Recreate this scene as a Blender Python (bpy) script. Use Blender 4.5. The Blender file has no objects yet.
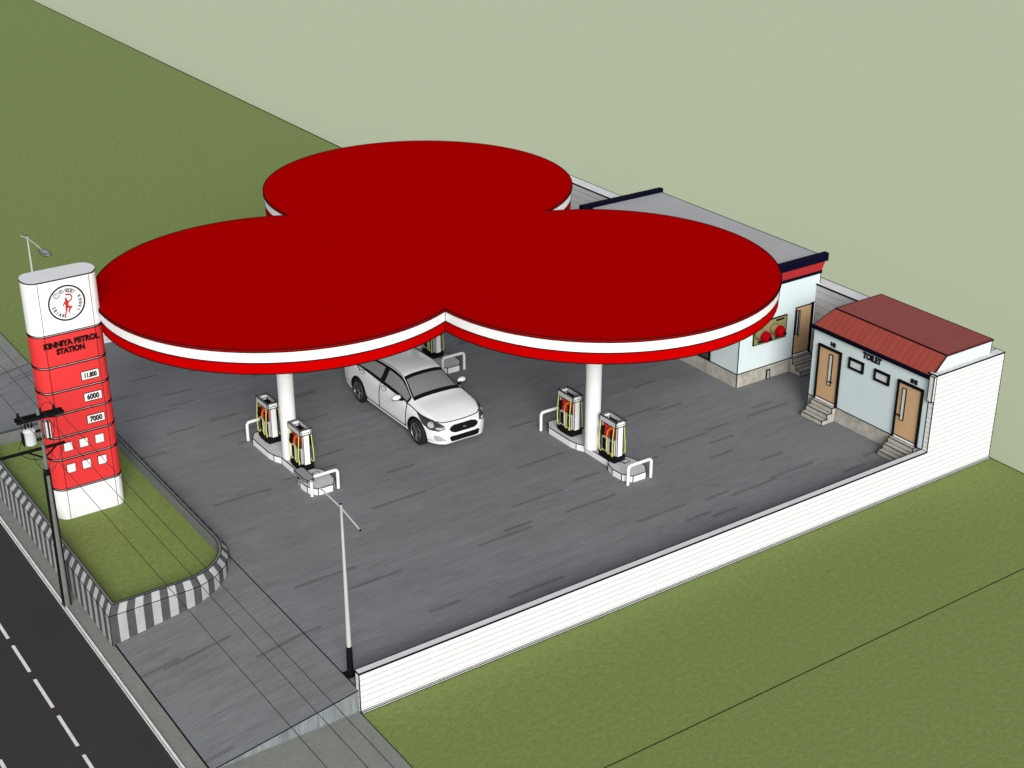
import bpy, bmesh, math, random
from mathutils import Vector, Matrix
from mathutils.bvhtree import BVHTree
random.seed(4)
S=bpy.context.scene
COL=S.collection
R=math.radians
F=.42            # level of the paved forecourt above the road

# ------------------------------------------------------------------ materials
def new_mat(name):
    m=bpy.data.materials.new(name); m.use_nodes=True
    nt=m.node_tree; b=nt.nodes['Principled BSDF']
    return m,nt,b
def N(nt,t,**kw):
    n=nt.nodes.new(t)
    for k,v in kw.items():
        if k in n.inputs: n.inputs[k].default_value=v
        else: setattr(n,k,v)
    return n
def plain(name,c,rough=.6,spec=.3,var=.05,scale=3.,metal=0.,bump=0.,coat=0.):
    """one paint or plastic colour, with a faint cloudiness and a little roughness variation"""
    m,nt,b=new_mat(name)
    b.inputs['Roughness'].default_value=rough
    b.inputs['Specular IOR Level'].default_value=spec
    b.inputs['Metallic'].default_value=metal
    b.inputs['Coat Weight'].default_value=coat
    tc=N(nt,'ShaderNodeTexCoord')
    no=N(nt,'ShaderNodeTexNoise'); no.inputs['Scale'].default_value=scale; no.inputs['Detail'].default_value=6
    nt.links.new(tc.outputs['Object'],no.inputs['Vector'])
    mr=N(nt,'ShaderNodeMapRange'); mr.inputs['From Min'].default_value=.3; mr.inputs['From Max'].default_value=.7
    mr.inputs['To Min'].default_value=1-var; mr.inputs['To Max'].default_value=1+var
    nt.links.new(no.outputs['Fac'],mr.inputs['Value'])
    mx=N(nt,'ShaderNodeMix',data_type='RGBA',blend_type='MULTIPLY'); mx.inputs[0].default_value=1
    mx.inputs[6].default_value=(*c,1)
    nt.links.new(mr.outputs['Result'],mx.inputs[7]); nt.links.new(mx.outputs[2],b.inputs['Base Color'])
    if bump:
        bp=N(nt,'ShaderNodeBump'); bp.inputs['Strength'].default_value=bump; bp.inputs['Distance'].default_value=.01
        n2=N(nt,'ShaderNodeTexNoise'); n2.inputs['Scale'].default_value=60
        nt.links.new(tc.outputs['Object'],n2.inputs['Vector']); nt.links.new(n2.outputs['Fac'],bp.inputs['Height'])
        nt.links.new(bp.outputs['Normal'],b.inputs['Normal'])
    return m
def ramp_node(nt,stops):
    r=N(nt,'ShaderNodeValToRGB'); e=r.color_ramp.elements
    while len(e)<len(stops): e.new(.5)
    for i,(p,c) in enumerate(stops):
        e[i].position=p; e[i].color=(*c,1) if len(c)==3 else c
    return r
def math_node(nt,op,a,b=None,c=None):
    n=N(nt,'ShaderNodeMath',operation=op)
    for i,v in enumerate((a,b,c)):
        if v is None: continue
        if isinstance(v,(int,float)): n.inputs[i].default_value=v
        else: nt.links.new(v,n.inputs[i])
    return n.outputs[0]

def streak_paving(name,base,dark,tint=(1,1,1)):
    """grey brushed paving: fine brush lines along X, scattered darker planks"""
    m,nt,b=new_mat(name); b.inputs['Roughness'].default_value=.8; b.inputs['Specular IOR Level'].default_value=.2
    tc=N(nt,'ShaderNodeTexCoord'); sp=N(nt,'ShaderNodeSeparateXYZ'); nt.links.new(tc.outputs['Object'],sp.inputs[0])
    x,y=sp.outputs['X'],sp.outputs['Y']
    def planks(h,w,seed,th):
        row=math_node(nt,'FLOOR',math_node(nt,'DIVIDE',y,h))
        wn=N(nt,'ShaderNodeTexWhiteNoise',noise_dimensions='2D')
        cb=N(nt,'ShaderNodeCombineXYZ'); nt.links.new(row,cb.inputs[0]); cb.inputs[1].default_value=seed
        nt.links.new(cb.outputs[0],wn.inputs['Vector'])
        off=math_node(nt,'MULTIPLY',wn.outputs['Value'],w*7.)
        cell=math_node(nt,'FLOOR',math_node(nt,'DIVIDE',math_node(nt,'ADD',x,off),w))
        cb2=N(nt,'ShaderNodeCombineXYZ'); nt.links.new(cell,cb2.inputs[0]); nt.links.new(row,cb2.inputs[1])
        wn2=N(nt,'ShaderNodeTexWhiteNoise',noise_dimensions='3D'); cb2.inputs[2].default_value=seed
        nt.links.new(cb2.outputs[0],wn2.inputs['Vector'])
        return math_node(nt,'GREATER_THAN',wn2.outputs['Value'],th), wn2.outputs['Value']
    p1,v1=planks(.085,1.25,3.,.982)
    p2,v2=planks(.085,.66,9.,.988)
    p3,v3=planks(.17,1.9,21.,.5)
    pk=math_node(nt,'MAXIMUM',p1,p2)
    # brush lines
    mp=N(nt,'ShaderNodeMapping'); mp.inputs['Scale'].default_value=(.9,9,1); nt.links.new(tc.outputs['Object'],mp.inputs[0])
    n1=N(nt,'ShaderNodeTexNoise'); n1.inputs['Scale'].default_value=2.2; n1.inputs['Detail'].default_value=8; n1.inputs['Roughness'].default_value=.7
    nt.links.new(mp.outputs[0],n1.inputs['Vector'])
    n2=N(nt,'ShaderNodeTexNoise'); n2.inputs['Scale'].default_value=.55; n2.inputs['Detail'].default_value=3
    nt.links.new(tc.outputs['Object'],n2.inputs['Vector'])
    f=math_node(nt,'ADD',math_node(nt,'MULTIPLY',n1.outputs['Fac'],.85),math_node(nt,'MULTIPLY',n2.outputs['Fac'],.25))
    n3=N(nt,'ShaderNodeTexNoise'); n3.inputs['Scale'].default_value=26; n3.inputs['Detail'].default_value=4; nt.links.new(tc.outputs['Object'],n3.inputs['Vector'])
    f=math_node(nt,'ADD',f,math_node(nt,'ADD',math_node(nt,'MULTIPLY',math_node(nt,'SUBTRACT',v3,.5),.09),math_node(nt,'MULTIPLY',math_node(nt,'SUBTRACT',n3.outputs['Fac'],.5),.22)))
    lo=tuple(c*.78 for c in base); hi=tuple(c*1.22 for c in base)
    r=ramp_node(nt,[(.36,lo),(.74,hi)]); nt.links.new(f,r.inputs[0])
    mx=N(nt,'ShaderNodeMix',data_type='RGBA',blend_type='MULTIPLY'); nt.links.new(math_node(nt,'MULTIPLY',pk,.9),mx.inputs[0])
    nt.links.new(r.outputs[0],mx.inputs[6]); mx.inputs[7].default_value=(dark,dark,dark,1)
    nt.links.new(mx.outputs[2],b.inputs['Base Color'])
    bp=N(nt,'ShaderNodeBump'); bp.inputs['Strength'].default_value=.12; bp.inputs['Distance'].default_value=.01
    nt.links.new(n1.outputs['Fac'],bp.inputs['Height']); nt.links.new(bp.outputs['Normal'],b.inputs['Normal'])
    return m
def speckle(name,c1,c2,scale,rough=.9,scale2=None,stretch=(1,1,1),lohi=(.35,.65),patch=.0,bump=.25):
    m,nt,b=new_mat(name); b.inputs['Roughness'].default_value=rough; b.inputs['Specular IOR Level'].default_value=.15
    tc=N(nt,'ShaderNodeTexCoord'); mp=N(nt,'ShaderNodeMapping'); mp.inputs['Scale'].default_value=stretch
    nt.links.new(tc.outputs['Object'],mp.inputs[0])
    n=N(nt,'ShaderNodeTexNoise'); n.inputs['Scale'].default_value=scale; n.inputs['Detail'].default_value=6; n.inputs['Roughness'].default_value=.65
    nt.links.new(mp.outputs[0],n.inputs['Vector'])
    f=n.outputs['Fac']
    if scale2:
        n2=N(nt,'ShaderNodeTexNoise'); n2.inputs['Scale'].default_value=scale2; n2.inputs['Detail'].default_value=4
        nt.links.new(tc.outputs['Object'],n2.inputs['Vector'])
        f=math_node(nt,'ADD',math_node(nt,'MULTIPLY',f,.6),math_node(nt,'MULTIPLY',n2.outputs['Fac'],.4))
    r=ramp_node(nt,[(lohi[0],c1),(lohi[1],c2)]); nt.links.new(f,r.inputs[0]); nt.links.new(r.outputs[0],b.inputs['Base Color'])
    bp=N(nt,'ShaderNodeBump'); bp.inputs['Strength'].default_value=bump; bp.inputs['Distance'].default_value=.02
    nt.links.new(n.outputs['Fac'],bp.inputs['Height']); nt.links.new(bp.outputs['Normal'],b.inputs['Normal'])
    return m
def lines_mat(name,c,axis,period,width,dark,rough=.6,soft=.3,var=.03,phase=0.):
    """boards or ribs: a narrow groove every `period` metres along an axis"""
    m,nt,b=new_mat(name); b.inputs['Roughness'].default_value=rough; b.inputs['Specular IOR Level'].default_value=.2
    tc=N(nt,'ShaderNodeTexCoord'); sp=N(nt,'ShaderNodeSeparateXYZ'); nt.links.new(tc.outputs['Object'],sp.inputs[0])
    v=sp.outputs[axis]
    q=math_node(nt,'DIVIDE',math_node(nt,'ADD',v,100.+phase),period)
    fr=math_node(nt,'FRACT',q)
    d=math_node(nt,'ABSOLUTE',math_node(nt,'SUBTRACT',fr,.5))
    g=N(nt,'ShaderNodeMapRange'); g.inputs['From Min'].default_value=width/period*.5; g.inputs['From Max'].default_value=width/period*.5*(1+soft*3)
    nt.links.new(d,g.inputs['Value'])      # 0 in the groove, 1 on the board
    wn=N(nt,'ShaderNodeTexWhiteNoise',noise_dimensions='1D'); nt.links.new(math_node(nt,'FLOOR',math_node(nt,'ADD',q,.5)),wn.inputs['W'])
    no=N(nt,'ShaderNodeTexNoise'); no.inputs['Scale'].default_value=1.7; no.inputs['Detail'].default_value=5; nt.links.new(tc.outputs['Object'],no.inputs['Vector'])
    k=math_node(nt,'ADD',1-var,math_node(nt,'MULTIPLY',math_node(nt,'ADD',wn.outputs['Value'],no.outputs['Fac']),var))
    mx=N(nt,'ShaderNodeMix',data_type='RGBA'); nt.links.new(g.outputs[0],mx.inputs[0])
    mx.inputs[6].default_value=(*[x*dark for x in c],1); mx.inputs[7].default_value=(*c,1)
    m2=N(nt,'ShaderNodeMix',data_type='RGBA',blend_type='MULTIPLY'); m2.inputs[0].default_value=1
    nt.links.new(mx.outputs[2],m2.inputs[6]); nt.links.new(k,m2.inputs[7]); nt.links.new(m2.outputs[2],b.inputs['Base Color'])
    bp=N(nt,'ShaderNodeBump'); bp.inputs['Strength'].default_value=.35; bp.inputs['Distance'].default_value=.01
    nt.links.new(g.outputs[0],bp.inputs['Height']); nt.links.new(bp.outputs['Normal'],b.inputs['Normal'])
    return m

INK=plain('ink_outline',(.006,.006,.007),.9,.0,.0)  # black drawing outline, laid as beads along sharp edges; no real joint
m_pale=speckle('pale_ground',(.430,.474,.312),(.435,.480,.316),1.2,scale2=.05,bump=0)
m_grass=speckle('grass_turf',(.124,.164,.044),(.182,.236,.070),7.5,scale2=22,stretch=(1,1.5,1),lohi=(.34,.66),bump=.3)
m_lawn=speckle('planter_turf',(.130,.178,.046),(.200,.262,.074),8,scale2=24,stretch=(1,1.5,1),bump=.3,lohi=(.33,.67))
m_road=speckle('asphalt',(.030,.027,.028),(.038,.034,.035),40,scale2=.8,bump=.1)
m_line=plain('road_paint',(.62,.62,.60),.7,.2,.08,9)
m_pave=speckle('footway_slabs',(.155,.160,.142),(.225,.230,.208),11,scale2=2.5,lohi=(.3,.7))
m_fore=streak_paving('forecourt_paving',(.164,.167,.172),.68)
m_ramp=streak_paving('ramp_paving',(.152,.158,.160),.70)
m_rampside=speckle('ramp_side_concrete',(.11,.125,.13),(.22,.24,.245),3,stretch=(3,3,.3))
m_kerb=plain('kerb_concrete',(.66,.66,.64),.85,.2,.1,6)
m_curb=plain('curb_grey',(.135,.14,.138),.85,.2,.08,8)
m_sdark=plain('stripe_charcoal',(.062,.062,.062),.8,.2,.12,6)
m_slight=plain('stripe_white',(.33,.33,.33),.8,.2,.08,6)
m_white=plain('white_paint',(.72,.72,.72),.55,.25,.03,2)
m_wallwhite=lines_mat('white_boards',(.66,.66,.66),'Z',.112,.016,.72)
m_walltop=plain('wall_coping',(.58,.58,.58),.7,.2,.04,4)
m_wallgrey=lines_mat('grey_boards',(.42,.42,.42),'Z',.18,.02,.80)
m_red=plain('canopy_red',(.33,.0,.0),.9,.0,.02,1)
m_redlo=plain('fascia_red',(.41,.0,.0),.9,.0,.02,1)
m_signred=plain('sign_red',(.62,.035,.035),.7,.1,.03,2)
m_signwhite=plain('sign_white',(.74,.74,.74),.45,.3,.02,2)
m_black=plain('black_paint',(.004,.004,.005),.8,.1,.1,4)
m_letter=plain('letter_black',(.01,.004,.004),.7,.1,.0)
m_logored=plain('emblem_red',(.42,.02,.02),.6,.2,.0)
m_skyblue=plain('pale_blue_render',(.55,.635,.64),.85,.15,.03,3,bump=.2)
m_navy=plain('navy_trim',(.0015,.0015,.014),.8,.05,.05,4)
m_coral=plain('coral_fascia',(.38,.022,.026),.8,.1,.04,3)
m_roofgrey=speckle('flat_roof_grey',(.31,.31,.31),(.34,.34,.34),2,scale2=.5,bump=.05)
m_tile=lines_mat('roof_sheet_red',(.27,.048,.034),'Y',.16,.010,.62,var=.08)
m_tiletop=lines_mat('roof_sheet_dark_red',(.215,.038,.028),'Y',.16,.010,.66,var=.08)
m_stone=speckle('plinth_stone',(.27,.25,.215),(.44,.415,.365),2.6,scale2=7,lohi=(.36,.62))
m_step=speckle('step_stone',(.33,.315,.27),(.45,.43,.38),6)
m_wood=plain('door_tan',(.50,.315,.17),.55,.3,.06,3)
m_glass=plain('door_glass',(.55,.57,.56),.2,.5,.03,3)
m_winglass=plain('shop_window_glass',(.05,.06,.065),.08,.6,.05,2)
m_khaki=plain('khaki_plate',(.235,.20,.085),.6,.3,.06,5)
m_hydred=plain('hydrant_red',(.27,.002,.005),.9,.0,.05,5)
m_steel=plain('galvanised_steel',(.42,.42,.41),.45,.4,.05,5,metal=.0)
m_lamphead=plain('lamp_head_grey',(.20,.20,.20),.5,.4,.05,5)
m_tank=plain('transformer_grey',(.50,.51,.52),.5,.4,.04,5)
m_concrete=plain('pole_concrete',(.13,.13,.12),.85,.2,.1,6)
m_island=speckle('island_top_shaded',(.47,.47,.47),(.53,.53,.53),6,bump=.1)  # upward faces darkened in colour, standing in for weaker light on top
m_islandw=plain('island_white',(.72,.72,.72),.7,.2,.03,5)
m_pumpgrey=plain('pump_grey',(.48,.48,.48),.5,.4,.03,4)
m_pumpred=plain('pump_red',(.55,.02,.01),.4,.4,.08,5)
m_yellow=plain('hose_yellow',(.62,.62,.12),.5,.3,.05,5)
m_orange=plain('hose_orange',(.78,.25,.02),.5,.3,.05,5)
m_cable=plain('cable_black',(.015,.015,.015),.6,.2,0)
m_car=plain('car_white',(.70,.70,.70),.35,.4,.015,2,coat=.35)
m_carglass=plain('car_glass',(.185,.185,.185),.25,.4,.04,2)
m_trim=plain('car_trim_black',(.004,.004,.004),.8,.1,0)
m_tyre=plain('tyre_rubber',(.012,.012,.012),.85,.2,.1,12)
m_rim=plain('alloy_rim',(.16,.165,.17),.3,.6,.05,5,metal=.6)
m_hlamp=plain('headlamp_glass',(.34,.35,.36),.15,.7,.15,14)
m_hdark=plain('headlamp_housing',(.03,.031,.033),.25,.5,.1,9)
m_tail=plain('tail_lamp_red',(.35,.01,.01),.2,.6,.05,5)

# ------------------------------------------------------------------ mesh helpers
class MB:
    def __init__(s): s.v=[]; s.f=[]; s.m=[]
    def add(s,vs,fs,mi=0):
        o=len(s.v); s.v+=[tuple(p) for p in vs]
        for i,f in enumerate(fs):
            s.f.append([o+k for k in f]); s.m.append(mi[i] if isinstance(mi,(list,tuple)) else mi)
        return s
    def box(s,x0,x1,y0,y1,z0,z1,mi=0):
        vs=[(x,y,z) for z in (z0,z1) for x,y in ((x0,y0),(x1,y0),(x1,y1),(x0,y1))]
        return s.add(vs,[(3,2,1,0),(4,5,6,7),(0,1,5,4),(1,2,6,5),(2,3,7,6),(3,0,4,7)],mi)
    def prism(s,poly,z0,z1,mt=0,mside=0,mb=0,sides=None):
        n=len(poly); vs=[(x,y,z0) for x,y in poly]+[(x,y,z1) for x,y in poly]
        fs=[list(range(n))[::-1],list(range(n,2*n))]+[(i,(i+1)%n,n+(i+1)%n,n+i) for i in range(n)]
        return s.add(vs,fs,[mb,mt]+(sides or [mside]*n))
    def cone(s,p0,p1,r0,r1,n=16,mi=0,caps=True):
        p0=Vector(p0);p1=Vector(p1);d=(p1-p0).normalized()
        a=d.orthogonal().normalized();b=d.cross(a)
        vs=[p+(a*math.cos(2*math.pi*i/n)+b*math.sin(2*math.pi*i/n))*r for p,r in ((p0,r0),(p1,r1)) for i in range(n)]
        fs=[(i,(i+1)%n,n+(i+1)%n,n+i) for i in range(n)]
        if caps: fs+=[list(range(n))[::-1],list(range(n,2*n))]
        return s.add(vs,fs,mi)
    def lathe(s,prof,origin,axis,n=20,mi=0):
        o=Vector(origin);d=Vector(axis).normalized();a=d.orthogonal().normalized();b=d.cross(a)
        vs=[];
        for (r,h) in prof:
            for i in range(n):
                t=2*math.pi*i/n; vs.append(o+d*h+(a*math.cos(t)+b*math.sin(t))*r)
        k=len(prof);fs=[]
        for j in range(k-1):
            for i in range(n): fs.append((j*n+i,j*n+(i+1)%n,(j+1)*n+(i+1)%n,(j+1)*n+i))
        fs.append(list(range(n))[::-1]); fs.append(list(range((k-1)*n,k*n)))
        return s.add(vs,fs,mi)
    def tube(s,pts,r,n=8,mi=0):
        pts=[Vector(p) for p in pts]; k=len(pts); rings=[]
        t0=(pts[1]-pts[0]).normalized(); a=t0.orthogonal().normalized(); vs=[]
        for i,p in enumerate(pts):
            t=(pts[min(i+1,k-1)]-pts[max(i-1,0)]).normalized()
            a=(a-t*a.dot(t)).normalized(); b=t.cross(a)
            rr=r[i] if isinstance(r,(list,tuple)) else r
            vs+=[p+(a*math.cos(2*math.pi*j/n)+b*math.sin(2*math.pi*j/n))*rr for j in range(n)]
        fs=[(i*n+j,i*n+(j+1)%n,(i+1)*n+(j+1)%n,(i+1)*n+j) for i in range(k-1) for j in range(n)]
        fs+=[list(range(n))[::-1],list(range((k-1)*n,k*n))]
        return s.add(vs,fs,mi)
    def ball(s,c,r,n=12,mi=0,sc=(1,1,1)):
        prof=[(max(.0005,r*math.sin(math.pi*i/n)),-r*math.cos(math.pi*i/n)) for i in range(n+1)]
        k=len(s.v); s.lathe(prof,(0,0,0),(0,0,1),n*2,mi)
        for i in range(k,len(s.v)):
            p=s.v[i]; s.v[i]=(c[0]+p[0]*sc[0],c[1]+p[1]*sc[1],c[2]+p[2]*sc[2])
        return s
    def build(s,name,mats,parent=None,org=(0,0,0),ink=0,smooth=None,ang=34,skip=None,bevel=0,tri=False):
        if not isinstance(mats,(list,tuple)): mats=[mats]
        me=bpy.data.meshes.new(name)
        me.from_pydata([(p[0]-org[0],p[1]-org[1],p[2]-org[2]) for p in s.v],[],s.f)
        for m in mats: me.materials.append(m)
        for p,mi in zip(me.polygons,s.m): p.material_index=mi
        bm=bmesh.new(); bm.from_mesh(me)
        bmesh.ops.recalc_face_normals(bm,faces=bm.faces)
        if bevel:
            bmesh.ops.bevel(bm,geom=[e for e in bm.edges if e.is_manifold and e.calc_face_angle(0)>.6],offset=bevel,segments=2,affect='EDGES',profile=.5)
        if smooth is not None:
            for f in bm.faces: f.smooth=True
            for e in bm.edges:
                e.smooth=not (e.is_manifold and e.calc_face_angle(0)>R(smooth))
        if ink:
            ink*=1.25; seg=[]
            for e in bm.edges:
                if (not e.is_manifold) or e.calc_face_angle(0)>R(ang):
                    a,b=e.verts[0].co.copy(),e.verts[1].co.copy()
                    if skip and skip(a+Vector(org),b+Vector(org)): continue
                    seg.append((a,b))
            mi=len(mats); me.materials.append(INK)
            for a,b in seg:
                d=b-a
                if d.length<1e-4: continue
                d.normalize(); u=d.orthogonal().normalized(); w=d.cross(u); r=ink
                # little square section bead
                vs=[bm.verts.new(p+(u*cx+w*cy)*r) for p in (a-d*r*.5,b+d*r*.5) for cx,cy in ((1,0),(0,1),(-1,0),(0,-1))]
                for q in ((0,1,5,4),(1,2,6,5),(2,3,7,6),(3,0,4,7),(3,2,1,0),(4,5,6,7)):
                    f=bm.faces.new([vs[k] for k in q]); f.material_index=mi
        if tri: bmesh.ops.triangulate(bm,faces=[f for f in bm.faces if len(f.verts)>4])
        bm.to_mesh(me); bm.free()
        o=bpy.data.objects.new(name,me); COL.objects.link(o)
        if parent: o.parent=parent
        else: o.location=org
        return o
def tag(o,label=None,cat=None,group=None,kind=None):
    if label: o['label']=label
    if cat: o['category']=cat
    if group: o['group']=group
    if kind: o['kind']=kind
    return o
def empty(name,loc,label,cat,group=None,rz=0):
    o=bpy.data.objects.new(name,None); COL.objects.link(o); o.location=loc; o.rotation_euler=(0,0,rz); o.empty_display_size=.2
    return tag(o,label,cat,group)
def copy_tree(o,parent=None):
    c=o.copy(); COL.objects.link(c); c.parent=parent
    for ch in list(o.children): copy_tree(ch,c)
    return c
def text(name,s,size,mat,M,parent=None,org=(0,0,0),ext=.006,bold=.0,align='CENTER',sx=1.):
    cu=bpy.data.curves.new(name,'FONT'); cu.body=s; cu.size=size; cu.extrude=ext; cu.offset=bold; cu.align_x=align; cu.align_y='CENTER'
    cu.resolution_u=3
    t=bpy.data.objects.new(name,cu); COL.objects.link(t)
    dg=bpy.context.evaluated_depsgraph_get()
    me=bpy.data.meshes.new_from_object(t.evaluated_get(dg)); bpy.data.objects.remove(t); bpy.data.curves.remove(cu)
    me.transform(Matrix.Scale(sx,4,(1,0,0))); me.transform(M); me.transform(Matrix.Translation(-Vector(org)))
    me.name=name; me.materials.clear(); me.materials.append(mat)
    o=bpy.data.objects.new(name,me); COL.objects.link(o); o.parent=parent
    if not parent: o.location=org
    return o
def frameM(loc,xa,ya):
    xa=Vector(xa);ya=Vector(ya);za=xa.cross(ya)
    m=Matrix.Identity(4)
    for i in range(3): m[i][0]=xa[i];m[i][1]=ya[i];m[i][2]=za[i];m[i][3]=loc[i]
    return m
def facing_minus_y(x,y,z): return frameM((x,y,z),(1,0,0),(0,0,1))
def facing_minus_x(x,y,z): return frameM((x,y,z),(0,-1,0),(0,0,1))
def arc(cx,cy,r,a0,a1,n):
    return [(cx+r*math.cos(R(a0+(a1-a0)*i/n)),cy+r*math.sin(R(a0+(a1-a0)*i/n))) for i in range(n+1)]

# ------------------------------------------------------------------ setting: ground, road, paving
def sheet(name,x0,x1,y0,y1,z,mat,ink=0,thick=.05,kind='structure'):
    b=MB().box(x0,x1,y0,y1,z-thick,z); o=b.build(name,mat,ink=ink); tag(o,kind=kind); return o
sheet('ground',-900,1500,-900,1500,-.40,m_pale,thick=.2)
GX=15.62
sheet('grass',0.0,GX,-40,0-.0,.0,m_grass,thick=.38)
g=sheet('grass',0.0,GX,0.0,130,-.012,m_grass,thick=.36)
g2=sheet('grass',-40,-9.3,-40,130,.0,m_grass,thick=.38)
sheet('road',-9.0,-2.95,-40,130,-.06,m_road,thick=.3)
sheet('pavement',-2.90,-0.004,-40,130,.002,m_pave,thick=.36)
sheet('pavement',-9.3,-9.0,-40,130,.03,m_kerb,thick=.4)
kb=MB().box(-2.955,-2.90,-40,130,-.38,.012); tag(kb.build('kerb',m_kerb,ink=.004),kind='structure')
# dark outline strips drawn on the ground: edge of the lawn, the line across the lawn, the inner line of the footway
jm=MB()
jm.box(.0,GX,-3.335,-3.322,-.01,.006)
tag(jm.build('grass_line',INK),kind='structure')
jm=MB(); jm.box(-.012,.0,-40,0,-.01,.007); jm.box(-.012,.0,16.9,130,-.01,.007); jm.box(GX,GX+.02,-40,-.0,-.3,.007); jm.box(GX,GX+.035,16.1,130,-.3,.002)
tag(jm.build('grass_outline',INK),kind='structure')
jm=MB(); jm.box(-2.622,-2.610,-40,130,-.01,.008)
tag(jm.build('pavement_line',INK),kind='structure')
# painted lane lines
ln=MB(); y=4.262-36*1.185
pitch=1.185
k=0
while y<40:
    ln.box(-4.10,-4.045,y,y+.92,-.07,-.055); y+=pitch
ln.box(-5.225,-5.165,-40,2.25,-.07,-.055); ln.box(-7.4,-7.34,-40,130,-.07,-.055)
tag(ln.build('lane_marking',m_line),kind='structure')
# forecourt slab
fc=MB().box(0.012,15.22,.03,15.97,-.03,F)
tag(fc.build('forecourt',m_fore,ink=.007,skip=lambda a,b:a.z<.3 or b.z<.3),kind='structure')
# ramp from the footway up to the forecourt
rp=MB(); x0,x1=-2.606,.010
rp.add([(x0,.05,-.03),(x1,.05,-.03),(x1,.05,F-.002),(x0,.05,.009),(x0,15.95,-.03),(x1,15.95,-.03),(x1,15.95,F-.002),(x0,15.95,.009)],
       [(0,1,2,3),(7,6,5,4),(3,2,6,7),(0,3,7,4),(1,5,6,2),(0,4,5,1)],[1,1,0,1,1,1])
tag(rp.build('ramp',[m_ramp,m_rampside],ink=.007,skip=lambda a,b:(a.z<-.02 and b.z<-.02)),kind='structure')

# ------------------------------------------------------------------ boundary walls
w=empty('boundary_wall',(0,0,0),'long low white boarded wall stepping up at its far end beside the lawn','wall')
b=MB()
prof=[(0,0),(15.6,0),(15.6,2.5),(13.49,2.5),(13.49,.755),(0,.755)]
n=len(prof); T=.13
b.add([(x,0,z) for x,z in prof]+[(x,T,z) for x,z in prof],[list(range(n)),list(range(n,2*n))[::-1]]+[(i,(i+1)%n,n+(i+1)%n,n+i) for i in range(n)],0)
b.build('wall_panel',m_wallwhite,w,ink=.008,tri=False)
MB().box(-.008,13.486,-.008,T+.006,.758,.775).build('coping',m_walltop,w,ink=.007)
MB().box(13.484,15.6,-.006,.21,2.503,2.52).build('coping',m_walltop,w,ink=.007)
c=MB().box(-.0,15.6,-.045,-.003,.006,.035); c.build('base_ledge',m_walltop,w,ink=.006)
c=MB().box(13.415,13.487,.0,.12,1.93,2.5); c.build('end_post',m_walltop,w,ink=.009)
w=empty('boundary_wall',(15.2,0,0),'tall grey boarded wall running behind the shop and the toilet block','wall')
b=MB().box(15.22,15.6,.134,16.1,-.3,2.487)
b.build('wall_panel',[m_wallgrey],w,org=(15.2,0,0))
MB().box(15.215,15.606,.214,16.1,2.49,2.51).build('coping',m_walltop,w,org=(15.2,0,0),ink=.009)
w=empty('boundary_wall',(0,15.9,0),'low white wall closing the far side of the forecourt behind the canopy','wall')
MB().box(.02,15.215,15.97,16.1,-.02,.755).build('wall_panel',m_wallwhite,w,org=(0,15.9,0),ink=.010)
MB().box(.012,15.21,15.965,16.105,.758,.78).build('coping',m_walltop,w,org=(0,15.9,0),ink=.009)

for o_ in list(bpy.data.objects):
    if o_.name.startswith('boundary_wall'): o_['kind']='thing'
# ------------------------------------------------------------------ striped planter
def planter_outline(i):
    """rounded on the forecourt side, square on the road side; inset i"""
    xl,xr,yf,yb=-2.66+i,.02-i,4.09+i,12.0-i; r=1.22-i
    return [(xl,yf)]+arc(xr-r,yf+r,r,-90,0,18)+arc(xr-r,yb-r,r,0,90,18)+[(xl,yb)]
def resample(i,marks):
    """points on outline i at the perimeter marks of the outer outline (same segment, same fraction)"""
    P0=planter_outline(0); Q=planter_outline(i); out=[]
    n=len(P0); cum=[0]
    for k in range(n):
        a=Vector(P0[k]);c=Vector(P0[(k+1)%n]); cum.append(cum[-1]+(c-a).length)
    for s in marks:
        k=0
        while k<n-1 and cum[k+1]<=s+1e-9: k+=1
        t=(s-cum[k])/max(1e-9,cum[k+1]-cum[k]); a=Vector(Q[k]);c=Vector(Q[(k+1)%n]); out.append(tuple(a+(c-a)*t))
    return out,cum
P0=planter_outline(0); _,cum=resample(0,[0]); total=cum[-1]
ns=int(total/.157); ns+=ns%2; step=total/ns
marks=sorted(set([round(i*step,4) for i in range(ns)]+[round(c,4) for c in cum[:-1]]))
pl=empty('planter',(-1.3,8.2,0),'raised planter with black and white striped curb around the totem sign','planter')
oo=(-1.3,8.2,0)
A,_=resample(0,marks);B,_=resample(0,marks);Cc,_=resample(.11,marks);D,_=resample(.17,marks)
b=MB(); n=len(marks)
for k in range(n):
    j=(k+1)%n; mid=(marks[k]+(marks[j] if j else total))/2; mi=int(mid/step)%2
    b.add([(*A[k],0),(*A[j],0),(*A[j],.60),(*A[k],.60)],[(0,1,2,3)],mi)
    b.add([(*A[k],.60),(*A[j],.60),(*Cc[j],.74),(*Cc[k],.74)],[(0,1,2,3)],mi)
b.build('striped_curb',[m_sdark,m_slight],pl,org=oo)
b=MB()
for k in range(n):
    j=(k+1)%n
    b.add([(*Cc[k],.741),(*Cc[j],.741),(*D[j],.741),(*D[k],.741)],[(0,1,2,3)])
    b.add([(*D[k],.741),(*D[j],.741),(*D[j],.4),(*D[k],.4)],[(0,1,2,3)])
b.build('curb_top',m_curb,pl,org=oo)
b=MB()
for poly,z in ((A,.602),(Cc,.744),(D,.744)):
    q=[(*p,z) for p in poly]; b.tube(q+[q[0]],.007,4)
b.tube([(*A[0],0),(*A[0],.6),(*Cc[0],.74)],.007,4)
b.build('edge_outline',INK,pl,org=oo)
lawn=MB().prism(planter_outline(.172),.3,.475); tag(lawn.build('lawn',m_lawn),kind='structure')

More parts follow.
